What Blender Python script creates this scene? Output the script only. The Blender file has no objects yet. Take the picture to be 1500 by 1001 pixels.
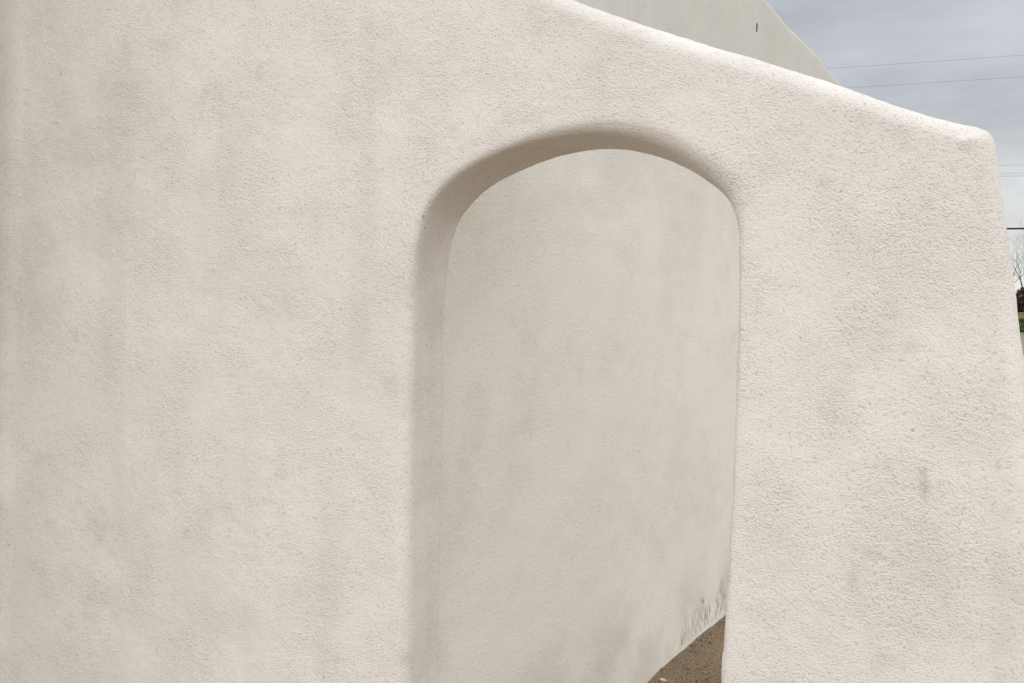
import bpy, bmesh, math, random
import numpy as np
from mathutils import Vector, Matrix

random.seed(4)
rng = np.random.default_rng(11)
R = math.radians
scene = bpy.context.scene
C = scene.collection

# ------------------------------------------------------------------ camera, sky, sun, exposure
EYE = 1.7
cam_data = bpy.data.cameras.new('camera')
cam = bpy.data.objects.new('camera', cam_data)
C.objects.link(cam)
cam.location = (0, 0, EYE)
cam.rotation_euler = (R(90 - 1.02), 0, 0)
cam_data.sensor_width = 36
cam_data.lens = 27.6
cam_data.clip_start = 0.05
cam_data.clip_end = 3000
scene.camera = cam

SUN_TO = Vector((0.04, -0.77, 0.58)).normalized()      # soft light from behind and left of the viewer
world = bpy.data.worlds.new('World')
scene.world = world
world.use_nodes = True
wn, wl = world.node_tree.nodes, world.node_tree.links
wn.clear()
w_out = wn.new('ShaderNodeOutputWorld')
w_bg = wn.new('ShaderNodeBackground')
w_bg.inputs['Strength'].default_value = 0.1
w_sky = wn.new('ShaderNodeTexSky')
w_sky.sky_type = 'NISHITA'
w_sky.sun_disc = False
w_sky.sun_elevation = math.asin(SUN_TO.z)
w_sky.sun_rotation = math.atan2(SUN_TO.x, SUN_TO.y)
w_tc = wn.new('ShaderNodeTexCoord')
w_sep = wn.new('ShaderNodeSeparateXYZ')
wl.new(w_tc.outputs['Generated'], w_sep.inputs[0])
w_ramp = wn.new('ShaderNodeValToRGB')                     # cloud deck: paler towards the horizon
w_ramp.color_ramp.elements[0].position = 0.0
w_ramp.color_ramp.elements[0].color = (0.78, 0.775, 0.75, 1)
w_ramp.color_ramp.elements[1].position = 0.36
w_ramp.color_ramp.elements[1].color = (0.50, 0.515, 0.545, 1)
e = w_ramp.color_ramp.elements.new(0.13)
e.color = (0.70, 0.70, 0.69, 1)
e = w_ramp.color_ramp.elements.new(0.21)
e.color = (0.555, 0.57, 0.59, 1)
wl.new(w_sep.outputs['Z'], w_ramp.inputs[0])
w_map = wn.new('ShaderNodeMapping')
w_map.inputs['Scale'].default_value = (1, 1, 3.2)
wl.new(w_tc.outputs['Generated'], w_map.inputs[0])
w_noise = wn.new('ShaderNodeTexNoise')
w_noise.inputs['Scale'].default_value = 3.4
w_noise.inputs['Detail'].default_value = 6
w_noise.inputs['Roughness'].default_value = 0.55
wl.new(w_map.outputs[0], w_noise.inputs['Vector'])
w_mr = wn.new('ShaderNodeMapRange')
w_mr.inputs['From Min'].default_value = 0.3
w_mr.inputs['From Max'].default_value = 0.7
w_mr.inputs['To Min'].default_value = 3.7
w_mr.inputs['To Max'].default_value = 5.7
wl.new(w_noise.outputs['Fac'], w_mr.inputs['Value'])
w_mul = wn.new('ShaderNodeVectorMath')
w_mul.operation = 'SCALE'
wl.new(w_ramp.outputs[0], w_mul.inputs[0])
wl.new(w_mr.outputs[0], w_mul.inputs['Scale'])
w_mix = wn.new('ShaderNodeMix')
w_mix.data_type = 'RGBA'
w_mix.inputs['Factor'].default_value = 0.95
wl.new(w_sky.outputs[0], w_mix.inputs['A'])
wl.new(w_mul.outputs[0], w_mix.inputs['B'])
wl.new(w_mix.outputs['Result'], w_bg.inputs['Color'])
wl.new(w_bg.outputs[0], w_out.inputs[0])

sun_data = bpy.data.lights.new('sun', 'SUN')
sun_data.energy = 1.5
sun_data.angle = R(150)
sun_data.color = (1.0, 0.98, 0.955)
sun = bpy.data.objects.new('sun', sun_data)
C.objects.link(sun)
sun.location = (-6, -6, 9)
sun.rotation_euler = SUN_TO.to_track_quat('Z', 'Y').to_euler()

scene.view_settings.view_transform = 'Standard'
scene.view_settings.look = 'None'
scene.view_settings.exposure = 1.09
scene.view_settings.gamma = 1
scene.cycles.max_bounces = 6
scene.cycles.diffuse_bounces = 5
scene.view_settings.use_curve_mapping = False

# ------------------------------------------------------------------ helpers
def tag(o, label=None, cat=None, group=None, kind=None):
    if label: o['label'] = label
    if cat: o['category'] = cat
    if group: o['group'] = group
    if kind: o['kind'] = kind
    return o

def empty(name, loc=(0, 0, 0), rz=0):
    o = bpy.data.objects.new(name, None)
    C.objects.link(o)
    o.location = loc
    o.rotation_euler = (0, 0, rz)
    o.empty_display_size = 0.2
    return o

def link_mesh(name, me, mat, parent=None, smooth=True):
    me.materials.append(mat)
    if smooth:
        me.shade_smooth()
    o = bpy.data.objects.new(name, me)
    C.objects.link(o)
    if parent: o.parent = parent
    return o

def mesh_np(name, verts, faces, k=4):
    me = bpy.data.meshes.new(name)
    n, m = len(verts), len(faces)
    me.vertices.add(n)
    me.vertices.foreach_set('co', np.ascontiguousarray(verts, np.float32).ravel())
    me.loops.add(m * k)
    me.loops.foreach_set('vertex_index', np.ascontiguousarray(faces, np.int32).ravel())
    me.polygons.add(m)
    me.polygons.foreach_set('loop_start', np.arange(0, m * k, k, dtype=np.int32))
    me.update(calc_edges=True)
    me.validate()
    return me

_lat = rng.random((64, 64, 64)).astype(np.float32)
def vnoise(p, wave, off=0.0):
    """smooth value noise, wavelength in metres, roughly -1..1"""
    q = np.asarray(p, np.float32) / np.float32(wave) + np.float32(off)
    i = np.floor(q).astype(np.int64)
    t = (q - i).astype(np.float32)
    t = t * t * (3 - 2 * t)
    i &= 63
    j = (i + 1) & 63
    r = 0
    for a in (0, 1):
        xa = (j if a else i)[:, 0]; wa = t[:, 0] if a else 1 - t[:, 0]
        for b in (0, 1):
            yb = (j if b else i)[:, 1]; wb = t[:, 1] if b else 1 - t[:, 1]
            for c in (0, 1):
                zc = (j if c else i)[:, 2]; wc = t[:, 2] if c else 1 - t[:, 2]
                r = r + _lat[xa, yb, zc] * (wa * wb * wc)
    return r * 2 - 1

def surface_nets(F, org, h):
    """quads around the zero level of F (negative inside)"""
    S = F < 0
    nx, ny, nz = F.shape
    cnt = np.zeros((nx - 1, ny - 1, nz - 1), np.int8)
    for a in (0, 1):
        for b in (0, 1):
            for c in (0, 1):
                cnt += S[a:nx - 1 + a, b:ny - 1 + b, c:nz - 1 + c]
    act = (cnt > 0) & (cnt < 8)
    ci = np.argwhere(act)
    idx = np.full(act.shape, -1, np.int32)
    idx[act] = np.arange(len(ci))
    acc = np.zeros((len(ci), 3), np.float32)
    num = np.zeros(len(ci), np.float32)
    for ax in range(3):
        o1, o2 = [k for k in range(3) if k != ax]
        for b in (0, 1):
            for c in (0, 1):
                d = np.zeros(3, int); d[o1] = b; d[o2] = c
                p = ci + d
                q = p.copy(); q[:, ax] += 1
                f0 = F[p[:, 0], p[:, 1], p[:, 2]]; f1 = F[q[:, 0], q[:, 1], q[:, 2]]
                m = (f0 < 0) != (f1 < 0)
                t = np.where(m, f0 / np.where(m, f0 - f1, 1), 0)
                pt = d[None, :].repeat(len(ci), 0).astype(np.float32)
                pt[:, ax] = t
                acc[m] += pt[m]; num[m] += 1
    V = (ci + acc / num[:, None]) * h + np.asarray(org)
    quads = []
    for ax in range(3):
        o1, o2 = (ax + 1) % 3, (ax + 2) % 3
        sl0 = [slice(None)] * 3; sl1 = [slice(None)] * 3
        sl0[ax] = slice(0, -1); sl1[ax] = slice(1, None)
        ch = S[tuple(sl0)] != S[tuple(sl1)]
        e = np.argwhere(ch)
        ok = (e[:, o1] > 0) & (e[:, o2] > 0) & (e[:, o1] < F.shape[o1] - 1) & (e[:, o2] < F.shape[o2] - 1)
        e = e[ok]
        inside0 = S[e[:, 0], e[:, 1], e[:, 2]]
        def cell(d1, d2):
            k = e.copy(); k[:, o1] -= d1; k[:, o2] -= d2
            return idx[k[:, 0], k[:, 1], k[:, 2]]
        q = np.stack([cell(1, 1), cell(0, 1), cell(0, 0), cell(1, 0)], 1)
        q[~inside0] = q[~inside0][:, ::-1]
        quads.append(q)
    return V.astype(np.float32), np.concatenate(quads)

def vert_normals(V, Q):
    n = np.cross(V[Q[:, 2]] - V[Q[:, 0]], V[Q[:, 3]] - V[Q[:, 1]])
    N = np.zeros_like(V)
    for k in range(4):
        for a in range(3):
            N[:, a] += np.bincount(Q[:, k], n[:, a], len(V))
    return N / np.maximum(np.linalg.norm(N, axis=1, keepdims=True), 1e-9)

def poly_sdf(P, X, Y):
    """signed distance to a closed polygon (negative inside)"""
    P = np.asarray(P, np.float32)
    d = np.full(X.shape, 1e9, np.float32)
    ins = np.zeros(X.shape, bool)
    for (x0, y0), (x1, y1) in zip(P, np.roll(P, -1, 0)):
        ex, ey = x1 - x0, y1 - y0
        t = np.clip(((X - x0) * ex + (Y - y0) * ey) / (ex * ex + ey * ey + 1e-12), 0, 1)
        d = np.minimum(d, (X - x0 - t * ex) ** 2 + (Y - y0 - t * ey) ** 2)
        cr = ((y0 > Y) != (y1 > Y)) & (X < (x1 - x0) * (Y - y0) / (y1 - y0 + 1e-12) + x0)
        ins ^= cr
    d = np.sqrt(d)
    return np.where(ins, -d, d)

def smooth_poly(P, it=2):
    """Chaikin corner cutting of an open run of points"""
    P = [np.array(p, float) for p in P]
    for _ in range(it):
        Q = [P[0]]
        for a, b in zip(P[:-1], P[1:]):
            Q += [a * .75 + b * .25, a * .25 + b * .75]
        Q.append(P[-1])
        P = Q
    return [tuple(p) for p in P]

# ------------------------------------------------------------------ materials
class NT:
    def __init__(s, name):
        s.m = bpy.data.materials.new(name)
        s.m.use_nodes = True
        s.n, s.l = s.m.node_tree.nodes, s.m.node_tree.links
        s.n.clear()
        s.out = s.n.new('ShaderNodeOutputMaterial')
        s.b = s.n.new('ShaderNodeBsdfPrincipled')
        s.b.inputs['Specular IOR Level'].default_value = 0.15
        s.b.inputs['Roughness'].default_value = 0.95
        s.l.new(s.b.outputs[0], s.out.inputs[0])
        s.tc = s.n.new('ShaderNodeTexCoord')
    def put(s, sock, v):
        if isinstance(v, bpy.types.NodeSocket): s.l.new(v, sock)
        else: sock.default_value = v
    def mapping(s, scale=(1, 1, 1), loc=(0, 0, 0), src=None):
        n = s.n.new('ShaderNodeMapping')
        n.inputs['Scale'].default_value = scale
        n.inputs['Location'].default_value = loc
        s.l.new(src or s.tc.outputs['Object'], n.inputs[0])
        return n.outputs[0]
    def noise(s, scale, detail=3, rough=0.55, vec=None, dist=0.0):
        n = s.n.new('ShaderNodeTexNoise')
        n.inputs['Scale'].default_value = scale
        n.inputs['Detail'].default_value = detail
        n.inputs['Roughness'].default_value = rough
        n.inputs['Distortion'].default_value = dist
        s.l.new(vec or s.tc.outputs['Object'], n.inputs['Vector'])
        return n.outputs['Fac']
    def voronoi(s, scale, feature='SMOOTH_F1', vec=None, smooth=0.6):
        n = s.n.new('ShaderNodeTexVoronoi')
        n.feature = feature
        n.inputs['Scale'].default_value = scale
        if feature == 'SMOOTH_F1': n.inputs['Smoothness'].default_value = smooth
        s.l.new(vec or s.tc.outputs['Object'], n.inputs['Vector'])
        return n.outputs['Distance']
    def ramp(s, v, a, b, lo=0.0, hi=1.0):
        n = s.n.new('ShaderNodeMapRange')
        n.interpolation_type = 'SMOOTHSTEP'
        for k, x in (('From Min', a), ('From Max', b), ('To Min', lo), ('To Max', hi)):
            n.inputs[k].default_value = x
        s.l.new(v, n.inputs['Value'])
        return n.outputs[0]
    def math(s, op, a, b=0.0):
        n = s.n.new('ShaderNodeMath'); n.operation = op
        s.put(n.inputs[0], a); s.put(n.inputs[1], b)
        return n.outputs[0]
    def mix(s, fac, a, b, blend='MIX'):
        n = s.n.new('ShaderNodeMix'); n.data_type = 'RGBA'; n.blend_type = blend
        s.put(n.inputs['Factor'], fac)
        s.put(n.inputs['A'], a if isinstance(a, bpy.types.NodeSocket) else (*a, 1))
        s.put(n.inputs['B'], b if isinstance(b, bpy.types.NodeSocket) else (*b, 1))
        return n.outputs['Result']
    def bump(s, h, dist, strength=1.0, normal=None):
        n = s.n.new('ShaderNodeBump')
        n.inputs['Distance'].default_value = dist
        n.inputs['Strength'].default_value = strength
        s.l.new(h, n.inputs['Height'])
        if normal: s.l.new(normal, n.inputs['Normal'])
        return n.outputs[0]
    def xyz(s):
        n = s.n.new('ShaderNodeSeparateXYZ')
        s.l.new(s.tc.outputs['Object'], n.inputs[0])
        return n.outputs

def attr(t, name):
    n = t.n.new('ShaderNodeAttribute')
    n.attribute_name = name
    return n.outputs['Color']

def stucco_front():
    t = NT('stucco_front')
    col = attr(t, 'weathering')                        # slow stains, patches and the pier's painted shade, laid per vertex
    grain = t.math('ADD', t.math('MULTIPLY', t.noise(225, 2, 0.6), 0.7), t.math('MULTIPLY', t.noise(95, 1, 0.5), 0.3))
    col = t.mix(t.ramp(grain, 0.46, 0.34, 0, 0.5), col, (0.44, 0.41, 0.365))   # low spots of the grain darker
    speck = t.noise(60, 0, 0.5, t.mapping((1, 1, 1), (4, 8, 15)))
    col = t.mix(t.ramp(speck, 0.83, 0.88, 0, 0.55), col, (0.33, 0.31, 0.27))
    t.put(t.b.inputs['Base Color'], col)
    amt = t.ramp(t.noise(4.5, 1, 0.5), 0.3, 0.7, 0.5, 1.15)
    t.put(t.b.inputs['Normal'], t.bump(t.math('MULTIPLY', grain, amt), 0.0058, 1.0))
    return t.m

def stucco_side():
    t = NT('stucco_side')
    col = attr(t, 'weathering')
    X = t.xyz()
    # flaked paint just above the soil
    fl = t.noise(75, 4, 0.8, t.mapping((1, 1, 0.2), (3, 3, 3)))
    env = t.noise(7.5, 1, 0.5, t.mapping((1, 1, 0.02), (5.3, 0, 0)))
    top = t.math('MULTIPLY', t.ramp(env, 0.32, 0.60, 0.25, 1), t.math('MULTIPLY', t.ramp(X[0], 0.30, 0.62), t.ramp(X[0], 1.35, 1.05)))
    inside = t.math('SUBTRACT', t.math('MULTIPLY', top, 0.26), X[2])
    msk = t.math('MULTIPLY', t.ramp(inside, -0.01, 0.09), t.ramp(fl, 0.49, 0.57))
    msk = t.math('MULTIPLY', msk, t.ramp(X[2], 0.012, 0.04))
    col = t.mix(t.math('MULTIPLY', msk, 0.8), col, (0.33, 0.275, 0.21))
    g = t.noise(85, 3, 0.62)
    col = t.mix(t.ramp(g, 0.42, 0.28, 0, 0.2), col, (0.42, 0.40, 0.36))
    t.put(t.b.inputs['Base Color'], col)
    t.put(t.b.inputs['Normal'], t.bump(g, 0.0035, 1.0))
    return t.m

def ground_mat():
    t = NT('sandy_soil')
    a = t.noise(1.6, 5, 0.6)
    col = t.mix(t.ramp(a, 0.35, 0.68), (0.275, 0.20, 0.13), (0.34, 0.255, 0.17))
    g = t.noise(100, 3, 0.75)
    col = t.mix(t.ramp(g, 0.52, 0.66, 0, 0.8), col, (0.42, 0.33, 0.235))
    col = t.mix(t.ramp(g, 0.48, 0.36, 0, 0.85), col, (0.07, 0.05, 0.033))
    t.put(t.b.inputs['Base Color'], col)
    h = t.math('ADD', g, t.math('MULTIPLY', t.noise(30, 4, 0.6), 0.9))
    t.put(t.b.inputs['Normal'], t.bump(h, 0.012, 1.0))
    return t.m

def plain(name, col, col2=None, scale=8, rough=0.9, bump=0.0, stretch=(1, 1, 1)):
    t = NT(name)
    n = t.noise(scale, 4, 0.6, t.mapping(stretch))
    t.put(t.b.inputs['Base Color'], t.mix(t.ramp(n, 0.35, 0.68), col, col2 or tuple(c * 0.75 for c in col)))
    t.b.inputs['Roughness'].default_value = rough
    if bump: t.put(t.b.inputs['Normal'], t.bump(n, bump))
    return t.m

def leafy(name, c1, c2):
    t = NT(name)
    n = t.n.new('ShaderNodeObjectInfo')
    v = t.noise(3.0, 3, 0.6)
    t.put(t.b.inputs['Base Color'], t.mix(t.ramp(v, 0.35, 0.65), c1, c2))
    t.b.inputs['Roughness'].default_value = 0.7
    return t.m

def fbm(p, wave, octs=4, gain=0.55, off=0.0):
    r, a, tot = 0, 1.0, 0
    for k in range(octs):
        r = r + a * vnoise(p, wave / 2 ** k, off + 13.7 * k); tot += a; a *= gain
    return r / tot
def sstep(x, a, b):
    t = np.clip((x - a) / (b - a), 0, 1)
    return t * t * (3 - 2 * t)
def blend(col, w, c):
    w = np.asarray(w, np.float32)[:, None]
    return col * (1 - w) + np.asarray(c, np.float32) * w
GREY = (0.60, 0.59, 0.56); OCH = (0.56, 0.47, 0.345); GRN = (0.53, 0.535, 0.475); PINK = (0.775, 0.725, 0.675); SGR = (0.63, 0.62, 0.565)
# (along, height, half width, half height, strength, colour) of single weather stains, in wall metres
STAINS = [(1.265, 1.36, .010, .045, .8, (0.50, 0.47, 0.38)), (1.125, 1.14, .014, .03, .7, OCH),
          (1.235, 1.66, .018, .02, .4, OCH), (1.155, 1.20, .02, .03, .4, OCH), (1.09, 1.50, .04, .08, .2, OCH),
          (1.20, 1.74, .03, .03, .35, OCH), (1.02, 1.62, .05, .05, .15, OCH),
          (-1.25, 2.25, .16, .10, .4, GREY), (-1.38, 1.85, .12, .22, .5, GREY), (-1.02, 2.10, .14, .10, .3, GREY),
          (-1.13, 1.06, .05, .07, .4, GRN), (-1.25, 0.82, .20, .10, .45, GREY), (-0.98, 2.42, .12, .16, .5, GREY),
          (-0.7, 0.8, .25, .12, .3, GREY), (-1.00, 1.55, .16, .13, .45, PINK), (-0.75, 1.9, .2, .2, .35, PINK),
          (0.02, 0.70, .035, .03, .5, GRN), (0.06, 0.77, .02, .015, .7, OCH), (1.3, 1.15, .2, .2, .3, GREY)]
SIDE_STAINS = [(-1.27, 1.40, .09, .14, .26, GRN), (-1.33, 1.15, .06, .22, .2, GRN), (-1.22, 1.05, .22, .16, .3, SGR), (-1.12, 2.0, .22, .15, .35, SGR),
               (-0.35, 1.55, .10, .10, .35, SGR), (-0.1, 2.05, .12, .12, .35, SGR), (0.55, 2.15, .2, .3, .3, SGR),
               (-0.1, 1.2, .25, .12, .25, SGR), (0.6, 0.75, .6, .25, .4, SGR), (-0.45, 0.9, .35, .2, .3, SGR)]
def add_stains(V, col, items):
    wob = 0.6 * fbm(V, 0.09, 3, 0.6, 5.0) + 0.9 * fbm(V, 0.03, 2, 0.7, 15.0)
    for (x, z, rx, rz, k, c) in items:
        r = ((V[:, 0] - x) / rx) ** 2 + ((V[:, 2] - z) / rz) ** 2 + 1.3 * wob
        col = blend(col, (1 - sstep(r, -0.6, 1.6)) * k * 0.8, c)
    return col
def weather_shade_front(V):
    col = np.tile(np.array([[0.795, 0.768, 0.725]], np.float32), (len(V), 1))
    A = np.array([1, 1, .6])
    col = blend(col, sstep(fbm(V, 0.8, 4, .55, 1), 0.0, 0.5) * .6, PINK)
    col = blend(col, sstep(fbm(V * A, 0.5, 5, .62, 4), 0.0, 0.7) * .24, GREY)
    col = blend(col, sstep(fbm(V * A, 0.1, 4, .65, 7), 0.1, 0.6) * .18, GREY)
    col = blend(col, sstep(fbm(V * np.array([1, 1, .12]), 0.13, 3, .6, 9), 0.15, 0.6) * .2, GRN)
    col = blend(col, sstep(fbm(V, 0.07, 2, .5, 22), 0.5, 0.8) * .2, OCH)
    pw = 1 - sstep(V[:, 0] - (-1.468 - 0.048 * (2.8 - V[:, 2])) + 0.02 * fbm(V, 0.2, 3, .6, 40), -0.015, 0.05)
    col = blend(col, pw * np.clip(0.6 + 0.4 * fbm(V, 0.3, 4, .6, 17), 0, 1), (0.52, 0.52, 0.455))   # algae-grey pier, with the corner's shade also painted into its colour
    return add_stains(V, col, STAINS)
def weather_side(V):
    col = np.tile(np.array([[0.785, 0.758, 0.69]], np.float32), (len(V), 1))
    col = blend(col, sstep(fbm(V * np.array([1, 1, .7]), 0.9, 5, .6, 2), -0.05, 0.4) * .6, (0.70, 0.685, 0.63))
    col = blend(col, sstep(fbm(V * np.array([1, 1, .8]), 0.4, 5, .62, 6), 0.0, 0.45) * .5, (0.725, 0.685, 0.635))
    up = np.interp(V[:, 2], [2.2, 3.0], [.0, .75])
    col = blend(col, sstep(fbm(V * np.array([1, 1, .09]), 0.2, 4, .65, 8), -0.02, 0.4) * up, (0.60, 0.585, 0.535))
    col = blend(col, sstep(fbm(V, 0.2, 5, .72, 12), 0.02, 0.5) * .33, (0.64, 0.63, 0.575))
    col = blend(col, sstep(V[:, 2] + 0.35 * fbm(V * np.array([1, 1, .2]), 0.5, 4, .6, 31), 2.1, 3.1) * .8, (0.605, 0.60, 0.56))
    col = add_stains(V, col, SIDE_STAINS)
    low = (1 - sstep(V[:, 2], 0.02, 0.6)) * sstep(fbm(V, 0.3, 4, .6, 3), -0.35, 0.4)
    return blend(col, low * .55, (0.50, 0.44, 0.355))
def put_colour(me, col):
    a = me.color_attributes.new('weathering', 'FLOAT_COLOR', 'POINT')
    a.data.foreach_set('color', np.concatenate([col, np.ones((len(col), 1))], 1).astype(np.float32).ravel())

M_front = stucco_front()
M_side = stucco_side()
M_ground = ground_mat()
M_rust = plain('rusty_iron', (0.12, 0.055, 0.03), (0.06, 0.035, 0.025), 60)
M_pebble = plain('pebble', (0.30, 0.24, 0.175), (0.12, 0.09, 0.065), 70)
M_chip = plain('pale_stone', (0.62, 0.58, 0.52), (0.5, 0.46, 0.4), 90)
M_roof = plain('roof_coating', (0.55, 0.53, 0.49), None, 3, 0.9, 0.004)
M_low = plain('grey_render', (0.42, 0.405, 0.355), (0.36, 0.35, 0.31), 1.5, 0.95, 0.01)
M_tan = plain('tan_adobe', (0.30, 0.215, 0.145), (0.25, 0.18, 0.12), 1.2, 0.95, 0.01)
M_asphalt = plain('asphalt', (0.055, 0.055, 0.053), (0.04, 0.04, 0.04), 4, 0.9)
M_kerb = plain('kerb_concrete', (0.20, 0.19, 0.17), None, 5, 0.95)
M_bark = plain('bark', (0.085, 0.065, 0.055), (0.05, 0.04, 0.036), 6)
M_twig = plain('twigs', (0.16, 0.135, 0.11), (0.11, 0.09, 0.075), 4)
M_pole = plain('pole_wood', (0.13, 0.095, 0.07), (0.08, 0.06, 0.045), 5, 0.9, 0.0, (1, 1, .1))
M_wire = plain('wire', (0.17, 0.17, 0.175), None, 3, 0.6)
M_cable = plain('cable_sheath', (0.03, 0.03, 0.03), None, 3, 0.6)
M_ins = plain('porcelain', (0.3, 0.3, 0.29), None, 3, 0.4)
M_green = leafy('green_leaf', (0.035, 0.085, 0.02), (0.085, 0.14, 0.035))
M_brown = leafy('dry_leaf', (0.095, 0.07, 0.042), (0.06, 0.046, 0.03))

# ------------------------------------------------------------------ ground
def axis(near, far, step, lo, hi):
    a = list(np.arange(lo, hi + 1e-6, step))
    s = step
    while a[-1] < far:
        s *= 1.5; a.append(a[-1] + s)
    s = step
    while a[0] > near:
        s *= 1.5; a.insert(0, a[0] - s)
    return np.array(a)
gx = axis(-1500, 1500, 0.06, -3.0, 5.0)
gy = axis(-1500, 1500, 0.06, -1.0, 8.0)
GX, GY = np.meshgrid(gx, gy, indexing='ij')
gp = np.stack([GX.ravel(), GY.ravel(), np.zeros(GX.size)], 1)
gz = (0.012 * vnoise(gp, 0.6) + 0.007 * vnoise(gp, 0.19, 3.3) + 0.004 * vnoise(gp, 0.08, 9.1))
gz *= np.clip(1.6 - np.hypot(gp[:, 0], gp[:, 1] - 3) / 12, 0, 1)
gp[:, 2] = gz - 0.004
nxg, nyg = len(gx), len(gy)
I = np.arange(nxg * nyg).reshape(nxg, nyg)
GQ = np.stack([I[:-1, :-1], I[1:, :-1], I[1:, 1:], I[:-1, 1:]], -1).reshape(-1, 4)
ground = link_mesh('ground', mesh_np('ground', gp, GQ), M_ground)
tag(ground, 'brown sandy soil of the yard', 'ground', kind='structure')
def ground_z(x, y):
    p = np.array([[x, y, 0.0]])
    return float(0.012 * vnoise(p, 0.6)[0] + 0.007 * vnoise(p, 0.19, 3.3)[0] + 0.004 * vnoise(p, 0.08, 9.1)[0]) - 0.004

# ------------------------------------------------------------------ the stucco building
PHI = R(20)
P0 = Vector((-0.2838, 2.15, 0))                        # foot of the arch's left jamb on the front face
building = empty('adobe_building', (0, 0, 0))
tag(building, 'off white stucco adobe building with arched opening in its sloping wing wall', 'building')
front_frame = Matrix.Translation(P0) @ Matrix.Rotation(-PHI, 4, 'Z')   # local x along the wall, y into it, z up
T = 0.24

arch = ([(-.03, -.5), (-.018, .3)] + smooth_poly([(-.016, .6), (-.009, 1.04), (-.002, 1.45), (.010, 1.82), (.020, 1.925),
        (.042, 1.998), (.065, 2.037), (.105, 2.078), (.158, 2.117), (.232, 2.149), (.31, 2.174), (.385, 2.187), (.47, 2.192),
        (.55, 2.186), (.62, 2.167), (.67, 2.149), (.729, 2.117), (.788, 2.075), (.833, 2.032), (.856, 1.990), (.868, 1.93),
        (.868, 1.8), (.864, 1.5), (.853, 1.18), (.836, .85)], 2) + [(.82, .3), (.82, -.5)])
outer = ([(-2.6, -.5), (-2.6, 3.86), (-.62, 3.86)] + smooth_poly([(-.50, 3.84), (-.42, 3.5), (-.34, 3.12), (-.2, 2.91), (-.019, 2.795), (.2, 2.67),
        (.416, 2.562), (.56, 2.493), (.731, 2.416), (.893, 2.348), (1.1, 2.254), (1.19, 2.210), (1.26, 2.176), (1.327, 2.151),
        (1.385, 2.133), (1.402, 2.110), (1.412, 2.049), (1.418, 1.982), (1.428, 1.893), (1.442, 1.774), (1.451, 1.693), (1.463, 1.611)], 2)
        + [(1.62, .1), (1.64, -.5)])
h = 0.009
u_ax = np.arange(-2.05, 1.72, h, dtype=np.float32)
w_ax = np.arange(-1.06, 0.29, h, dtype=np.float32)
z_ax = np.arange(-0.12, 3.95, h, dtype=np.float32)
Ug, Zg = np.meshgrid(u_ax, z_ax, indexing='ij')
wob = np.stack([Ug.ravel(), np.zeros(Ug.size, np.float32), Zg.ravel()], 1)
wob = (0.006 * vnoise(wob, 0.35, 2.2) + 0.003 * vnoise(wob, 0.12, 5.1)).reshape(Ug.shape)   # hand-trowelled outline
d_arch = poly_sdf(arch, Ug, Zg)
d_out = poly_sdf(outer, Ug, Zg) + wob * 0.35
d2 = np.maximum(d_out, -d_arch + wob * 0.3)
is_arch = -d_arch > d_out
# arch edge: crisp at the upper left, soft at the upper right, tight down the right jamb
left_r = np.interp(Zg, [1.75, 1.95], [0.036, 0.017])
right_r = np.interp(Zg, [1.85, 2.03], [0.013, 0.046])
r_arch = left_r + (right_r - left_r) * np.clip((Ug - 0.30) / 0.35, 0, 1)
rad = np.where(is_arch, r_arch, 0.055).astype(np.float32)
splay = (np.clip((Ug - 0.6) / 0.15, 0, 1) * np.clip((2.0 - Zg) / 0.15, 0, 1)).astype(np.float32)   # right jamb opens backwards
pier_face = -1.468 - 0.048 * (2.8 - Zg)                # battered inner face of the pier
F = np.empty((len(u_ax), len(w_ax), len(z_ax)), np.float32)
for k, wv in enumerate(w_ax):
    d2 = np.maximum(d_out, -d_arch + wob * 0.3 + splay * 0.25 * max(wv - 0.01, 0))
    rr = rad if wv < T * 0.5 else np.minimum(rad, 0.03)
    a = d2 + rr
    b = abs(wv - T / 2) - T / 2 + rr
    dw = np.sqrt(np.maximum(a, 0) ** 2 + np.maximum(b, 0) ** 2) + np.minimum(np.maximum(a, b), 0) - rr
    pa, pb, rp = Ug - pier_face, np.float32(max(-0.98 - wv, wv - 0.1)), 0.08  # pier lengthened out of view so that it shades the inside corner
    pc = np.maximum(pa, Zg - 3.8)
    dp = np.sqrt(np.maximum(pc + rp, 0) ** 2 + max(pb + rp, 0) ** 2) + np.minimum(np.maximum(pc + rp, pb + rp), 0) - rp
    kk = 0.055
    hh = np.clip(0.5 + 0.5 * (dp - dw) / kk, 0, 1)     # soft coved inside corner
    F[:, k, :] = dp * (1 - hh) + dw * hh - kk * hh * (1 - hh)
# a hand-made ridge in the plaster near the wing's upper corner
V, Q = surface_nets(F, (u_ax[0], w_ax[0], z_ax[0]), h)
del F
Nn = vert_normals(V, Q)
disp = (0.0045 * vnoise(V, 0.42, 1.1) + 0.0022 * vnoise(V, 0.15, 4.4) + 0.0008 * vnoise(V, 0.055, 7.7) + 0.0008 * vnoise(V, 0.02, 2.9))
ridge_a, ridge_b = np.array([1.335, 0, 2.098]), np.array([1.372, 0, 2.116])
dv = V - ridge_a; eb = ridge_b - ridge_a
tt = np.clip((dv @ eb) / (eb @ eb), 0, 1)
rd = np.linalg.norm(dv - tt[:, None] * eb, axis=1)
disp += 0.005 * np.exp(-(rd / 0.008) ** 2)
V = V + Nn * disp[:, None]
qc = V[Q].mean(1)
pf = -1.468 - 0.048 * (2.8 - qc[:, 2])
is_pier = (qc[:, 0] < pf + 0.004) & (qc[:, 1] < 0.04) | (qc[:, 0] < pf + 0.06) & (qc[:, 1] < -0.03)
def take(mask):
    q = Q[mask]
    ids, inv = np.unique(q, return_inverse=True)
    return V[ids], inv.reshape(q.shape), Nn[ids]
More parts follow.
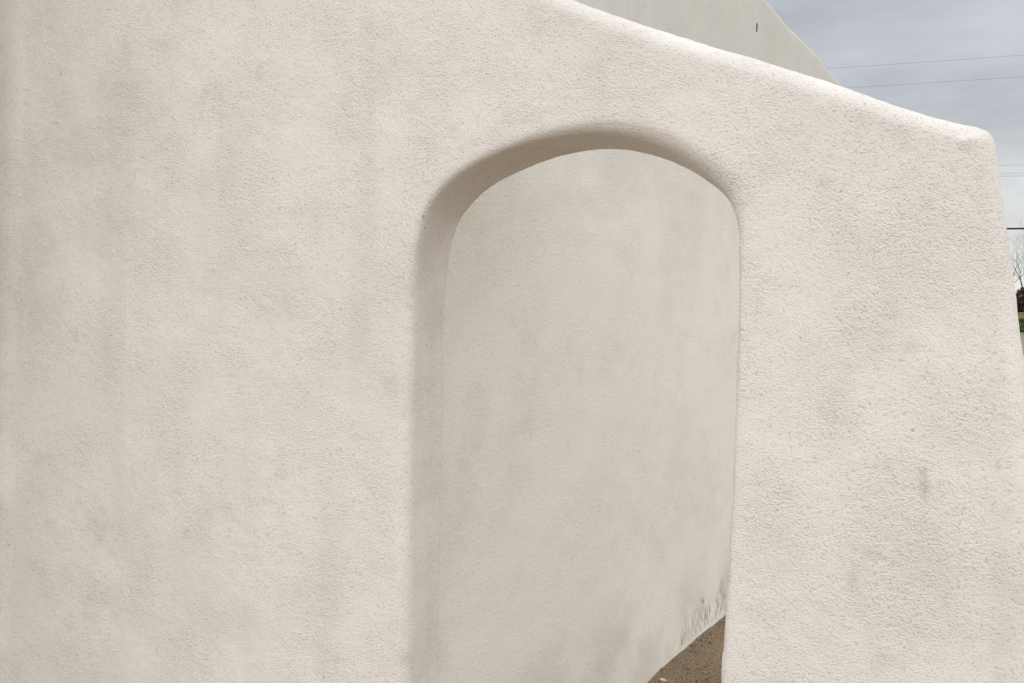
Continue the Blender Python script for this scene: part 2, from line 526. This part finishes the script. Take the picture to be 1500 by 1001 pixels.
for nm, mask in (('archway_wall', ~is_pier), ('corner_pier', is_pier)):
    v, q, nn = take(mask)
    me = mesh_np(nm, v, q)
    put_colour(me, weather_shade_front(v))
    o = link_mesh(nm, me, M_front, building)
    o.matrix_local = front_frame
    if nm == 'corner_pier': o['label'] = 'pier edge along the left of the arched wall'
    else: o['label'] = 'rough stucco wing wall with rounded arch opening'

# side wall of the building seen through the arch and above the wing wall
SD = Vector((0.58122, 0.81375, 0))
SP = Vector((0.62006, 3.72329, 0))
side_frame = Matrix.Translation(SP) @ Matrix.Rotation(math.atan2(SD.y, SD.x), 4, 'Z')   # x along, -y outwards
h = 0.016
s_ax = np.arange(-1.72, 6.6, h, dtype=np.float32)
y_ax = np.arange(-0.04, 0.42, h, dtype=np.float32)
z_ax = np.arange(-0.12, 3.98, h, dtype=np.float32)
Sg, Zg = np.meshgrid(s_ax, z_ax, indexing='ij')
ztop = np.interp(s_ax, [-2, 1.81, 2.06, 2.3, 2.55, 2.95, 3.34, 3.52, 3.97, 4.6, 7], [3.86, 3.856, 3.835, 3.832, 3.838, 3.852, 3.833, 3.814, 3.812, 3.83, 3.82])
ker = np.ones(17) / 17
ztop = 0.028 + np.convolve(np.pad(ztop, 8, 'edge'), ker, 'valid')
d2 = np.maximum(Zg - ztop[:, None], Sg - 6.5)
F = np.empty((len(s_ax), len(y_ax), len(z_ax)), np.float32)
for k, yv in enumerate(y_ax):
    rr = 0.06
    a = d2 + rr; b = abs(yv - 0.19) - 0.19 + rr
    F[:, k, :] = np.sqrt(np.maximum(a, 0) ** 2 + max(b, 0) ** 2) + np.minimum(np.maximum(a, b), 0) - rr
V, Q = surface_nets(F, (s_ax[0], y_ax[0], z_ax[0]), h)
Nn = vert_normals(V, Q)
disp = 0.010 * vnoise(V, 0.7, 3.1) + 0.005 * vnoise(V * np.array([1, 1, .5]), 0.22, 4.4) + 0.0018 * vnoise(V, 0.08, 7.7)
disp += 0.014 * np.exp(-np.clip(V[:, 2], 0, 9) / 0.14) * (0.45 + 0.55 * vnoise(V * np.array([1, 0, 0]), 0.16, 1.7)) * (V[:, 1] < 0.1)
V = V + Nn * disp[:, None]
me = mesh_np('side_wall', V, Q)
put_colour(me, weather_side(V))
side = link_mesh('side_wall', me, M_side, building)
side.matrix_local = side_frame
side['label'] = 'smoother weathered side wall with streaks under its parapet'

def bm_obj(name, bm, mat, parent=None, smooth=False):
    me = bpy.data.meshes.new(name)
    bm.to_mesh(me); bm.free()
    return link_mesh(name, me, mat, parent, smooth)

def add_box(bm, c, s, rot=None):
    r = bmesh.ops.create_cube(bm, size=1)
    M = Matrix.Translation(c) @ (rot or Matrix()) @ Matrix.Diagonal((*s, 1))
    bmesh.ops.transform(bm, matrix=M, verts=r['verts'])
    return r['verts']

def add_tube(bm, pts, radii, n=6, cap=True):
    """tapered tube along a run of points"""
    rings = []
    pts = [Vector(p) for p in pts]
    for i, p in enumerate(pts):
        d = (pts[min(i + 1, len(pts) - 1)] - pts[max(i - 1, 0)]).normalized()
        a = d.cross(Vector((0.31, 0.2, 0.93)))
        if a.length < 1e-3: a = d.cross(Vector((1, 0, 0)))
        a.normalize(); b = d.cross(a)
        rings.append([bm.verts.new(p + (a * math.cos(6.28318 * k / n) + b * math.sin(6.28318 * k / n)) * radii[i]) for k in range(n)])
    for r0, r1 in zip(rings, rings[1:]):
        for k in range(n):
            bm.faces.new((r0[k], r0[(k + 1) % n], r1[(k + 1) % n], r1[k]))
    if cap and n > 2:
        bm.faces.new(rings[0][::-1]); bm.faces.new(rings[-1])

# small rusty iron hook set in the side wall under the parapet
bm = bmesh.new()
add_tube(bm, [(1.607, 0.06, 3.637), (1.607, 0.0, 3.637), (1.606, -0.006, 3.632), (1.604, -0.006, 3.60), (1.602, -0.004, 3.578)],
         [0.003, 0.003, 0.0036, 0.0036, 0.0028], 8)
hook = bm_obj('iron_hook', bm, M_rust, side, True)
hook['label'] = 'small rusty iron hook under the parapet'

# end wall and roof that close the building behind
far = SP + SD * 6.3
left_dir = Vector((-SD.y, SD.x, 0))
back_l = Vector((-2.1, 3.1, 0))
bm = bmesh.new()
a, b = far + left_dir * 0.34, far + left_dir * 6.2
mid = (a + b) / 2
add_box(bm, (mid.x, mid.y, 1.9), ((b - a).length, 0.36, 3.8), Matrix.Rotation(math.atan2(left_dir.y, left_dir.x), 4, 'Z'))
bmesh.ops.bevel(bm, geom=bm.edges[:], offset=0.05, segments=3, affect='EDGES')
bm_obj('end_wall', bm, M_low, building, True)
bm = bmesh.new()
p1 = SP + SD * -1.45 + left_dir * 0.3; p2 = SP + SD * 6.2 + left_dir * 0.3
p3 = SP + SD * 6.2 + left_dir * 6.0; p4 = Vector((-2.0, 3.05, 0))
vs = [bm.verts.new((p.x, p.y, 3.42)) for p in (p1, p2, p3, p4)]
f0 = bm.faces.new(vs)
r = bmesh.ops.extrude_face_region(bm, geom=[f0])
bmesh.ops.translate(bm, vec=(0, 0, 0.12), verts=[v for v in r['geom'] if isinstance(v, bmesh.types.BMVert)])
bmesh.ops.recalc_face_normals(bm, faces=bm.faces[:])
bm_obj('roof', bm, M_roof, building)

# ------------------------------------------------------------------ gravel on the soil
def pebble_mesh():
    bm = bmesh.new()
    bmesh.ops.create_icosphere(bm, subdivisions=1, radius=1)
    v = np.array([x.co[:] for x in bm.verts]); fc = np.array([[q.index for q in f.verts] for f in bm.faces])
    bm.free()
    return v, fc
pv, pfc = pebble_mesh()
n_p = 14000
px = rng.uniform(0.0, 3.4, n_p); py = rng.uniform(2.4, 6.6, n_p)
keep = ((px - SP.x) * SD.y - (py - SP.y) * SD.x) > 0.01
px, py = px[keep], py[keep]
sz = 0.002 + 0.0075 * rng.random(len(px)) ** 3
pg = np.stack([px, py, np.zeros(len(px))], 1)
pz = 0.012 * vnoise(pg, 0.6) + 0.007 * vnoise(pg, 0.19, 3.3) + 0.004 * vnoise(pg, 0.08, 9.1) - 0.003
allv, allf = [], []
for i in range(len(px)):
    sc = sz[i] * (0.65 + 0.7 * rng.random(3)); sc[2] *= 0.8
    an = rng.random() * 6.28
    q = pv * sc * (0.85 + 0.3 * rng.random((len(pv), 1)))
    x = q[:, 0] * math.cos(an) - q[:, 1] * math.sin(an); y = q[:, 0] * math.sin(an) + q[:, 1] * math.cos(an)
    allv.append(np.stack([x + px[i], y + py[i], q[:, 2] + pz[i] + sc[2] * 0.4], 1)); allf.append(pfc + len(pv) * i)
gravel = link_mesh('gravel', mesh_np('gravel', np.concatenate(allv), np.concatenate(allf), 3), M_pebble, None, False)
tag(gravel, 'fine brown gravel scattered on the soil beside the side wall', 'gravel', kind='stuff')

bm = bmesh.new()
bmesh.ops.create_icosphere(bm, subdivisions=2, radius=0.013)
for v in bm.verts:
    v.co = Vector((v.co.x * 1.35, v.co.y * 0.8, v.co.z * 0.6)) * (0.8 + 0.35 * random.random())
chip = bm_obj('stone_chip', bm, M_chip)
chip.location = (0.725, 3.745, ground_z(0.725, 3.745) + 0.004)
chip.rotation_euler = (0.1, 0.15, -0.5)
tag(chip, 'pale stone chip lying on the brown soil inside the arch', 'stone')

# ------------------------------------------------------------------ street, low wall, house wall beyond the yard
def slab(name, x0, x1, y0, y1, z0, z1, mat, bev=0.0, segs=1, wave=0.0):
    bm = bmesh.new()
    add_box(bm, ((x0 + x1) / 2, (y0 + y1) / 2, (z0 + z1) / 2), (x1 - x0, y1 - y0, z1 - z0))
    if bev: bmesh.ops.bevel(bm, geom=bm.edges[:], offset=bev, segments=3, affect='EDGES')
    return bm_obj(name, bm, mat, None, False)
bm = bmesh.new()
vs = [bm.verts.new(p) for p in ((-120, 33.5, 0.02), (200, 33.5, 0.02), (200, 40.9, 0.02), (-120, 40.9, 0.02))]
bm.faces.new(vs)
tag(bm_obj('road', bm, M_asphalt), 'dark asphalt road beyond the yard', 'road', kind='structure')
tag(slab('kerb', -120, 200, 40.9, 41.1, -0.1, 0.14, M_kerb, 0.02), 'grey concrete kerb along the far side of the road', 'kerb', kind='structure')
lw = empty('boundary_wall', (30, 41.75, 0))
for nm, b in (('wall_body', (-60, 100, 41.6, 41.85, 0, 1.36)), ('wall_coping', (-60, 100, 41.57, 41.88, 1.36, 1.43))):
    o = slab(nm, *b, M_low, 0.015)
    o.parent = lw; o.matrix_parent_inverse = lw.matrix_basis.inverted()
    o.matrix_parent_inverse = Matrix.Translation(-Vector((30, 41.75, 0)))
tag(lw, 'low pale grey rendered wall across the road at right edge', 'wall')
hw = empty('garden_wall', (60, 47.0, 0))
for nm, b in (('wall_body', (18, 110, 46.9, 47.2, 0, 2.52)), ('wall_coping', (18, 110, 46.87, 47.23, 2.52, 2.6))):
    o = slab(nm, *b, M_tan, 0.02)
    o.parent = hw; o.matrix_parent_inverse = Matrix.Translation(-Vector((60, 47.0, 0)))
tag(hw, 'tan adobe wall behind the green bush at right edge', 'wall')

# ------------------------------------------------------------------ shrubs and bare trees
def leaf_cloud(n, rx, ry, rz, size, seed, lobes=9):
    g = np.random.default_rng(seed)
    lc = g.normal(0, 0.42, (lobes, 3)); lr = g.uniform(0.35, 0.6, lobes)
    k = g.integers(0, lobes, n)
    d = g.normal(size=(n, 3)); d /= np.linalg.norm(d, axis=1, keepdims=True)
    p = lc[k] + d * lr[k][:, None] * g.uniform(0.55, 1.05, n)[:, None] ** 0.6
    p = p * np.array([rx, ry, rz]) * 0.85
    p[:, 2] += rz
    p[:, 2] = np.abs(p[:, 2]) + 0.02
    a = g.normal(size=(n, 3)); a /= np.linalg.norm(a, axis=1, keepdims=True)
    b = np.cross(a, g.normal(size=(n, 3))); b /= np.linalg.norm(b, axis=1, keepdims=True)
    s = size * g.uniform(0.6, 1.3, n)[:, None]
    v = np.stack([p - a * s, p + b * s * .5, p + a * s, p - b * s * .5], 1).reshape(-1, 3)
    return v, np.arange(4 * n).reshape(n, 4)

def shrub(name, loc, rx, ry, rz, n, size, seed, mat, label, group=None):
    root = empty(name, loc)
    v, q = leaf_cloud(n, rx, ry, rz, size, seed)
    link_mesh('foliage', mesh_np('foliage', v, q), mat, root, False)
    bm = bmesh.new()
    g = random.Random(seed)
    for k in range(9):
        an = g.random() * 6.28
        tip = Vector((math.cos(an) * rx * .6, math.sin(an) * ry * .6, rz * g.uniform(1.0, 1.7)))
        m = tip * 0.5 + Vector((0, 0, rz * .15))
        add_tube(bm, [(0.02 * k, 0, -0.05), m, tip], [0.03, 0.02, 0.008], 5)
    bm_obj('stems', bm, M_bark, root, True)
    tag(root, label, 'shrub', group)
    return root

shrub('green_shrub', (28.5, 43.6, 0), 1.25, 0.8, 1.03, 9000, 0.07, 3, M_green, 'green leafy shrub showing just above the low grey wall', 'shrubs behind the low wall')
shrub('green_shrub', (32.6, 43.8, 0), 1.3, 0.9, 0.98, 6000, 0.07, 5, M_green, 'second green shrub farther right behind the low grey wall', 'shrubs behind the low wall')
shrub('dry_thicket', (32.9, 49.6, 0), 1.7, 1.3, 2.2, 9000, 0.10, 21, M_brown, 'dark brown dry thicket rising over the tan wall', 'dry thickets behind the tan wall')
shrub('dry_thicket', (36.4, 50.4, 0), 2.0, 1.5, 2.1, 7000, 0.10, 33, M_brown, 'broad brown dry thicket farther right over the tan wall', 'dry thickets behind the tan wall')
shrub('dry_thicket', (30.7, 50.6, 0), 1.3, 1.2, 1.6, 5000, 0.10, 35, M_brown, 'low brown dry thicket beside the bare tree trunk', 'dry thickets behind the tan wall')

def bare_tree(loc, height, seed, label, lean=(0.0, 0.0)):
    g = random.Random(seed)
    root = empty('bare_tree', loc)
    tb, cb = bmesh.new(), bmesh.new()
    def grow(bm, p, d, length, r, depth):
        pts, rad = [p], [r]
        n = 3
        for i in range(n):
            d = (d + Vector((g.gauss(0, .16), g.gauss(0, .16), g.gauss(0.05, .10)))).normalized()
            p = p + d * (length / n)
            pts.append(p); rad.append(max(r * (1 - 0.42 * (i + 1) / n), 0.004))
        add_tube(bm, pts, rad, 7 if depth < 2 else (4 if depth < 4 else 3), depth < 2)
        if depth >= 6: return
        kids = 3 if depth in (1, 2, 4) else 2
        if depth == 0: kids = 3
        for k in range(kids):
            ax = Vector((g.gauss(0, 1), g.gauss(0, 1), g.gauss(0, .35))).normalized()
            nd = (d * 0.78 + ax * g.uniform(0.5, 0.85) + Vector((0, 0, .12))).normalized()
            j = n if k == 0 else g.choice([n - 1, n])
            grow(cb, pts[j], nd, length * g.uniform(0.66, 0.84), rad[j] * g.uniform(0.62, 0.8), depth + 1)
    grow(tb, Vector((0, 0, -0.1)), Vector((lean[0], lean[1], 1)).normalized(), height * 0.36, height * 0.021, 0)
    tr = bm_obj('trunk', tb, M_bark, root, True)
    bm_obj('crown', cb, M_twig, root, True)
    tag(root, label, 'tree', 'bare trees across the road')
    return root
bare_tree((30.9, 48.9, 0), 7.2, 8, 'bare winter tree with forked trunk beside the right end of the wing wall', (0.05, 0))
bare_tree((36.8, 52.5, 0), 7.6, 15, 'second bare tree farther right beyond the tan wall')
bare_tree((43.5, 54.0, 0), 8.2, 27, 'rightmost bare tree beyond the tan wall')

# ------------------------------------------------------------------ utility poles and overhead wires
def pole(loc, height, label, arms, rz):
    root = empty('utility_pole', loc, rz)
    bm = bmesh.new()
    add_tube(bm, [(0, 0, -0.3), (0, 0, height * .5), (0, 0, height)], [0.15, 0.125, 0.10], 12)
    bm_obj('pole', bm, M_pole, root, True)
    for z, hw_, offs in arms:
        bm = bmesh.new()
        add_box(bm, (0, 0.13, z - 0.14), (0.1, 0.09 if hw_ < .3 else 0.1, 0.12))
        add_box(bm, (0, 0.13, z - 0.14), (0.09, max(hw_ * 2, .3), 0.11))
        bm_obj('crossarm', bm, M_pole, root)
        for o_ in offs:
            bm = bmesh.new()
            add_tube(bm, [(0, o_, z - 0.1), (0, o_, z - 0.04), (0, o_, z - 0.02), (0, o_, z)], [0.03, 0.05, 0.03, 0.02], 10)
            bm_obj('insulator', bm, M_ins, root, True)
    tag(root, label, 'utility pole', 'utility poles carrying the overhead wires')
    return root

def wire(p0, p1, sag, r, label, mat=None, name='overhead_wire', cat='wire'):
    bm = bmesh.new()
    p0, p1 = Vector(p0), Vector(p1)
    pts = []
    for i in range(41):
        t = i / 40
        p = p0.lerp(p1, t)
        p.z -= sag * 4 * t * (1 - t)
        pts.append(p)
    add_tube(bm, pts, [r] * 41, 6)
    o = bm_obj(name, bm, mat or M_wire, None, True)
    tag(o, label, cat, 'overhead wires crossing the grey sky')
    return o
# near line: runs slightly towards the viewer on the right
AL, AR = Vector((-6.0, 26.4, 0)), Vector((27.0, 18.4, 0))
BL, BR = Vector((-4.0, 31.4, 0)), Vector((33.0, 29.6, 0))
azA = math.atan2((AR - AL).y, (AR - AL).x); azB = math.atan2((BR - BL).y, (BR - BL).x)
pole(AL, 9.8, 'wooden utility pole hidden behind the building', [(9.55, .5, (0.5,)), (8.95, .5, (0.5,))], azA)
pole(AR, 9.8, 'wooden utility pole of the near line, beyond the right edge', [(9.55, .5, (0.5,)), (8.95, .5, (0.5,))], azA)
pole(BL, 8.4, 'wooden utility pole of the far line behind the building', [(8.05, .6, (0.0, 0.6)), (7.65, .2, (0.1,))], azB)
pole(BR, 8.4, 'wooden utility pole of the far line, beyond the right edge', [(8.05, .6, (0.0, 0.6)), (7.65, .2, (0.1,))], azB)
def off(p, az, o_, z):
    return (p.x - math.sin(az) * o_, p.y + math.cos(az) * o_, z)
wire(off(AL, azA, .5, 9.55), off(AR, azA, .5, 9.35), 0.15, 0.0026, 'topmost thin overhead wire meeting the parapet edge')
wire(off(AL, azA, .5, 8.95), off(AR, azA, .5, 8.75), 0.15, 0.0026, 'second thin overhead wire, just above the wing wall')
wire(off(BL, azB, 0.0, 8.05), off(BR, azB, 0.0, 8.05), 0.12, 0.0045, 'upper of three thin wires right of the wing corner')
wire(off(BL, azB, 0.6, 7.85), off(BR, azB, 0.6, 7.85), 0.12, 0.0045, 'middle of three thin wires right of the wing corner')
wire(off(BL, azB, 0.1, 7.65), off(BR, azB, 0.1, 7.65), 0.12, 0.006, 'lowest of three thin wires right of the wing corner')
wire(off(BL, azB, -.12, 5.60), off(BR, azB, -.12, 5.60), 0.12, 0.035, 'thick black cable low over the bare tree', M_cable, 'overhead_cable', 'cable')
